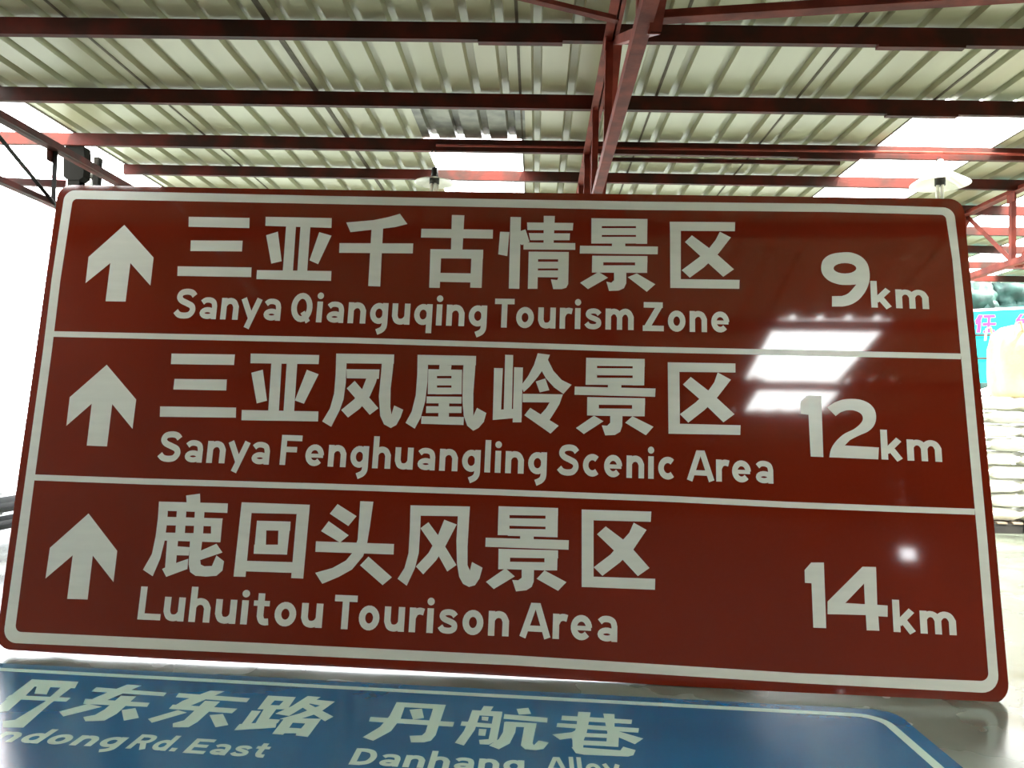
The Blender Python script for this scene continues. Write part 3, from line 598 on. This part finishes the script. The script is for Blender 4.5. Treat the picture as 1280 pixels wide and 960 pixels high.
# ---------------------------------------------------------------- sacks on pallets at the right
def pallet(x0, y0, label):
    t = thing('wooden_pallet', (x0, y0, 0), label, 'pallet')
    for k in range(3):
        bm = NB(); yy = y0 + 0.01 + k * 0.59; add_box(bm, (x0, yy, 0.0), (x0 + 1.25, yy + 0.09, 0.135)); obj('bearer', bm, M_dark, t)  # bearers painted near black to stand for the shade under the deck
    for k in range(6):
        bm = NB(); xx = x0 + k * 0.222; add_box(bm, (xx, y0, 0.135), (xx + 0.14, y0 + 1.3, 0.16)); obj('board', bm, M_wood, t)
    return t
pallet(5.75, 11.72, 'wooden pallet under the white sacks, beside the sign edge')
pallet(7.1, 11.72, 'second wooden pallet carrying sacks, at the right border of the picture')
def sack_mesh(seed, L=0.655, Wd=0.5, H=0.19):
    bm = bmesh.new(); bmesh.ops.create_cube(bm, size=1.0); bmesh.ops.subdivide_edges(bm, edges=bm.edges[:], cuts=7, use_grid_fill=True)
    for vtx in bm.verts:
        x, y, z = vtx.co * 2
        e = max(0.0, 1 - abs(x) ** 5) * max(0.0, 1 - abs(y) ** 4); zz = z * (0.42 + 0.58 * e ** 0.5)
        q = Vector((x * (1 - 0.05*z*z), y * (1 - 0.10 * z * z) , 0))
        k = noise.noise(Vector((x * 1.3, y * 1.3, seed * 3.1 + z * .5))) * 0.02
        c = noise.noise(Vector((x * 4 + y * 3, seed * 1.7, z))) * 0.006
        vtx.co = Vector((q.x * L / 2, q.y * Wd / 2, zz * H / 2 + k * 0.6 + c))
    me = bpy.data.meshes.new('sack'); bm.to_mesh(me); bm.free()
    for p_ in me.polygons: p_.use_smooth = True
    me.materials.append(M_sack); return me
SM = [sack_mesh(i) for i in range(5)]
rows = 9; k = 0
where = ['bottom', 'second', 'third', 'fourth', 'middle', 'sixth', 'seventh', 'eighth', 'top']
for r in range(rows):
    for cidx in range(4):
        x = 6.07 + cidx * 0.675 + (0.16 if r % 2 else -0.06)
        o = bpy.data.objects.new('sack', SM[(r * 3 + cidx) % 5]); C.objects.link(o)
        o.location = (x, 12.02 + random.uniform(-0.03, 0.03), 0.16 + 0.105 + r * 0.2); o.rotation_euler = (0, 0, random.uniform(-0.03, 0.03) + (math.pi if random.random() < .5 else 0))
        tag(o, 'plump white sack in the %s layer, %s' % (where[r], ['leftmost, behind the sign edge', 'next to the sign edge', 'second from the sign edge', 'far right end of pile'][cidx]), 'sack', 'white sacks in the pile')
# bulk bag standing on the pile
t = thing('bulk_bag', (7.62, 12.55, 1.98), 'tall cream bulk bag standing behind the top of the sack pile', 'bag')
bm = bmesh.new(); prof = [(0.0, 0.0), (0.44, 0.0), (0.50, 0.10), (0.53, 0.4), (0.52, 0.75), (0.46, 1.0), (0.34, 1.10), (0.2, 1.14), (0.0, 1.15)]
n = 36; rings = []
for r, z in prof[1:-1]:
    rings.append([])
    for k in range(n):
        a = k * 2 * math.pi / n; sq = (abs(math.cos(a)) ** 3 + abs(math.sin(a)) ** 3) ** (-1/3); fold = 1 + 0.05 * math.sin(a * 9 + z * 2) * (0.3 + z)
        rings[-1].append(bm.verts.new((7.62 + r * sq * fold * math.cos(a), 12.62 + r * sq * fold * math.sin(a), 1.98 + z)))
for A, B in zip(rings, rings[1:]):
    for k in range(n): bm.faces.new((A[k], A[(k+1)%n], B[(k+1)%n], B[k]))
bm.faces.new(rings[0][::-1]); bm.faces.new(rings[-1]); obj('bag_body', bm, M_bulk, t, smooth=True)
for sx, sy in ((-1,-1),(1,-1),(1,1),(-1,1)):
    bm = NB(); cx, cy = 7.62 + sx*.40, 12.62 + sy*.40
    for (a, b) in (((cx-.08*sx, cy, 2.95), (cx-.03*sx, cy, 3.12)), ((cx-.03*sx, cy, 3.12), (cx+.03*sx, cy, 3.10)), ((cx+.03*sx, cy, 3.10), (cx+.05*sx, cy, 2.90))): add_bar(bm, a, b, 0.012, 0.05, up=Vector((0,1,0)))
    obj('lifting_loop', bm, M_bulk, t)
# back row of sacks that carries the bag
for r in range(9):
    for cidx in range(2):
        o = bpy.data.objects.new('sack', SM[(r + 2 * cidx) % 5]); C.objects.link(o)
        o.scale = (1, 1, 0.93); o.location = (7.26 + cidx * 0.72, 12.62, 0.16 + 0.105 + r * 0.2)
        tag(o, 'white sack in the %s layer of the back row, %s' % (where[r], ['left under the bulk bag', 'right under the bulk bag'][cidx]), 'sack', 'white sacks in the back row')
# ---------------------------------------------------------------- cyan banner at the far end
BY = 20.4
BP = Plane(Vector((8.0, BY, 2.0)), Vector((1, 0, 0)), Vector((0, 0, 1)), Vector((0, -1, 0)))
t = thing('cloth_banner', (12.0, BY, 2.0), 'bright cyan cloth banner with pink characters hung beyond the sacks', 'banner')
def bquad(name, pts, m, h0, h1, smooth=False):
    bm = NB(); prism(bm, BP, [BP.px(*q) for q in pts], h0, h1); bmesh.ops.recalc_face_normals(bm, faces=bm.faces); obj(name, bm, m, t)
bquad('upper_cloth', [(1120,395),(1120,482),(1420,472),(1420,372)], M_banner, -0.004, 0.0)
bquad('lower_rail', [(1120,421),(1400,419),(1400,416.5),(1120,418.5)], M_dark, 0.001, 0.02)
bquad('lower_rail', [(1120,450),(1400,448),(1400,445.5),(1120,447.5)], M_dark, 0.001, 0.02)
bquad('top_hem', [(1120,391),(1120,394),(1420,380),(1420,377)], M_bedge, 0.001, 0.01)
def bchar(polys, ox=1200, oy=360, sc=8):
    cut(BP, t, 'chinese_character', [[c for c in p] for p in polys], ox, oy, sc, M_pink)
bchar([[188,265,232,272,205,335,160,370,150,330],[175,330,212,330,205,448,165,448],[235,270,350,268,355,295,240,300],[225,350,360,345,360,372,225,378],[275,285,305,285,300,440,270,440],[235,425,345,418,345,445,230,450]])
bchar([[600,262,640,258,600,310,560,320],[560,310,600,312,595,435,555,438],[625,305,662,305,655,430,620,432],[590,312,640,310,640,330,590,332],[590,360,640,358,640,378,590,380],[590,410,640,408,640,428,590,430],[700,262,740,270,700,330,660,340],[690,300,800,295,800,325,690,328],[760,320,800,320,785,440,720,445,715,415,755,410],[695,350,730,350,740,385,705,388]])
bm = NB()
for x in (8.2, 15.4): add_tube(bm, (x, BY + 0.06, 0), (x, BY + 0.06, 4.86), 0.04, 8)
tag(obj('banner_poles', bm, M_grey, t))
# tree and shed clutter beyond the banner
def tree(x, y, h, r, label, seed):
    t = thing('tree', (x, y, 0), label, 'tree')
    bm = NB(); add_tube(bm, (x, y, 0), (x + .1, y, h * .65), 0.14, 9, 0.07); obj('trunk', bm, M_bark, t)
    bm = bmesh.new()
    for k in range(14):
        random.seed(seed * 50 + k); c = Vector((x + random.uniform(-.75, .75) * r, y + random.uniform(-.6, .6) * r, h * .74 + random.uniform(-.3, .3) * h))
        mtx = Matrix.Translation(c) @ Matrix.Scale(random.uniform(.4, .65) * r, 4)
        g = bmesh.ops.create_icosphere(bm, subdivisions=4, radius=1, matrix=mtx)
        for vtx in g['verts']: vtx.co += (vtx.co - c) * (noise.noise(vtx.co * 2.2) * .55 + noise.noise(vtx.co * 6) * .25)
    tag(obj('foliage', bm, M_leaf, t, smooth=True), kind='stuff')
tree(14.3, 27, 5.6, 1.6, 'dark green tree beyond the far end of the shed, above the banner left end', 1)
tree(20.0, 31, 6.4, 2.2, 'farther leafy tree beyond the shed, above the banner at the right border', 2)

# ---------------------------------------------------------------- beyond the left side
t = thing('neighbour_canopy', (-12, 12, 0), 'pale washed-out canopy roof outside the open left side of the shed', 'canopy')
bm = NB(); add_box(bm, (-18, 10.6, 4.72), (-7.6, 16.0, 4.735)); obj('canopy_sheet', bm, M_canopy, t)
for y_ in (10.8, 12.6, 14.4, 15.9):
    bm = NB(); add_box(bm, (-18, y_, 4.64), (-7.6, y_ + 0.05, 4.72)); obj('canopy_beam', bm, M_pinkst, t)
for y_ in (10.8, 15.9):
    bm = NB(); add_tube(bm, (-17.8, y_, 0), (-17.8, y_, 4.7), 0.06); obj('canopy_post', bm, M_pinkst, t)
    bm = NB(); add_tube(bm, (-11.2, y_, 0), (-11.2, y_, 4.7), 0.06); obj('canopy_post', bm, M_pinkst, t)
bm = NB(); a = at_y(-10, 196, 11.5); b = at_y(86, 228, 11.5); add_bar(bm, a, b, 0.05, 0.05); obj('canopy_brace', bm, M_pinkst, t)
# thin sheets stacked at the left border
p = at_y(0, 690, 8.6)
for k, (dz, dx, m_) in enumerate(((0.0, 0.0, M_alu), (0.09, -0.03, M_dark), (0.19, 0.04, M_alu), (0.28, -0.02, M_dark), (0.40, 0.02, M_alu))):
    base = 0.12
    bm = NB(); add_box(bm, (-8.2 + dx, 8.3, base + dz), (-5.62 + dx, 9.5, base + dz + 0.02)); 
    for xx in (-7.9, -6.9, -5.9): add_box(bm, (xx, 8.35, base + dz - (0.07 if k else 0.12)), (xx + 0.05, 9.45, base + dz))
    tag(obj('metal_sheet', bm, m_), ['lowest thin metal sheet of the stack by the sign left edge', 'second dark thin sheet from the bottom of the stack at the left border', 'middle thin sheet of the stack at the left border', 'dark sheet second from the top of the stack at the left border', 'topmost thin metal sheet of the stack at the left border'][k], 'metal sheet', 'thin metal sheets stacked left of the sign')

for o in bpy.data.objects:
    if '_o' in o: del o['_o']
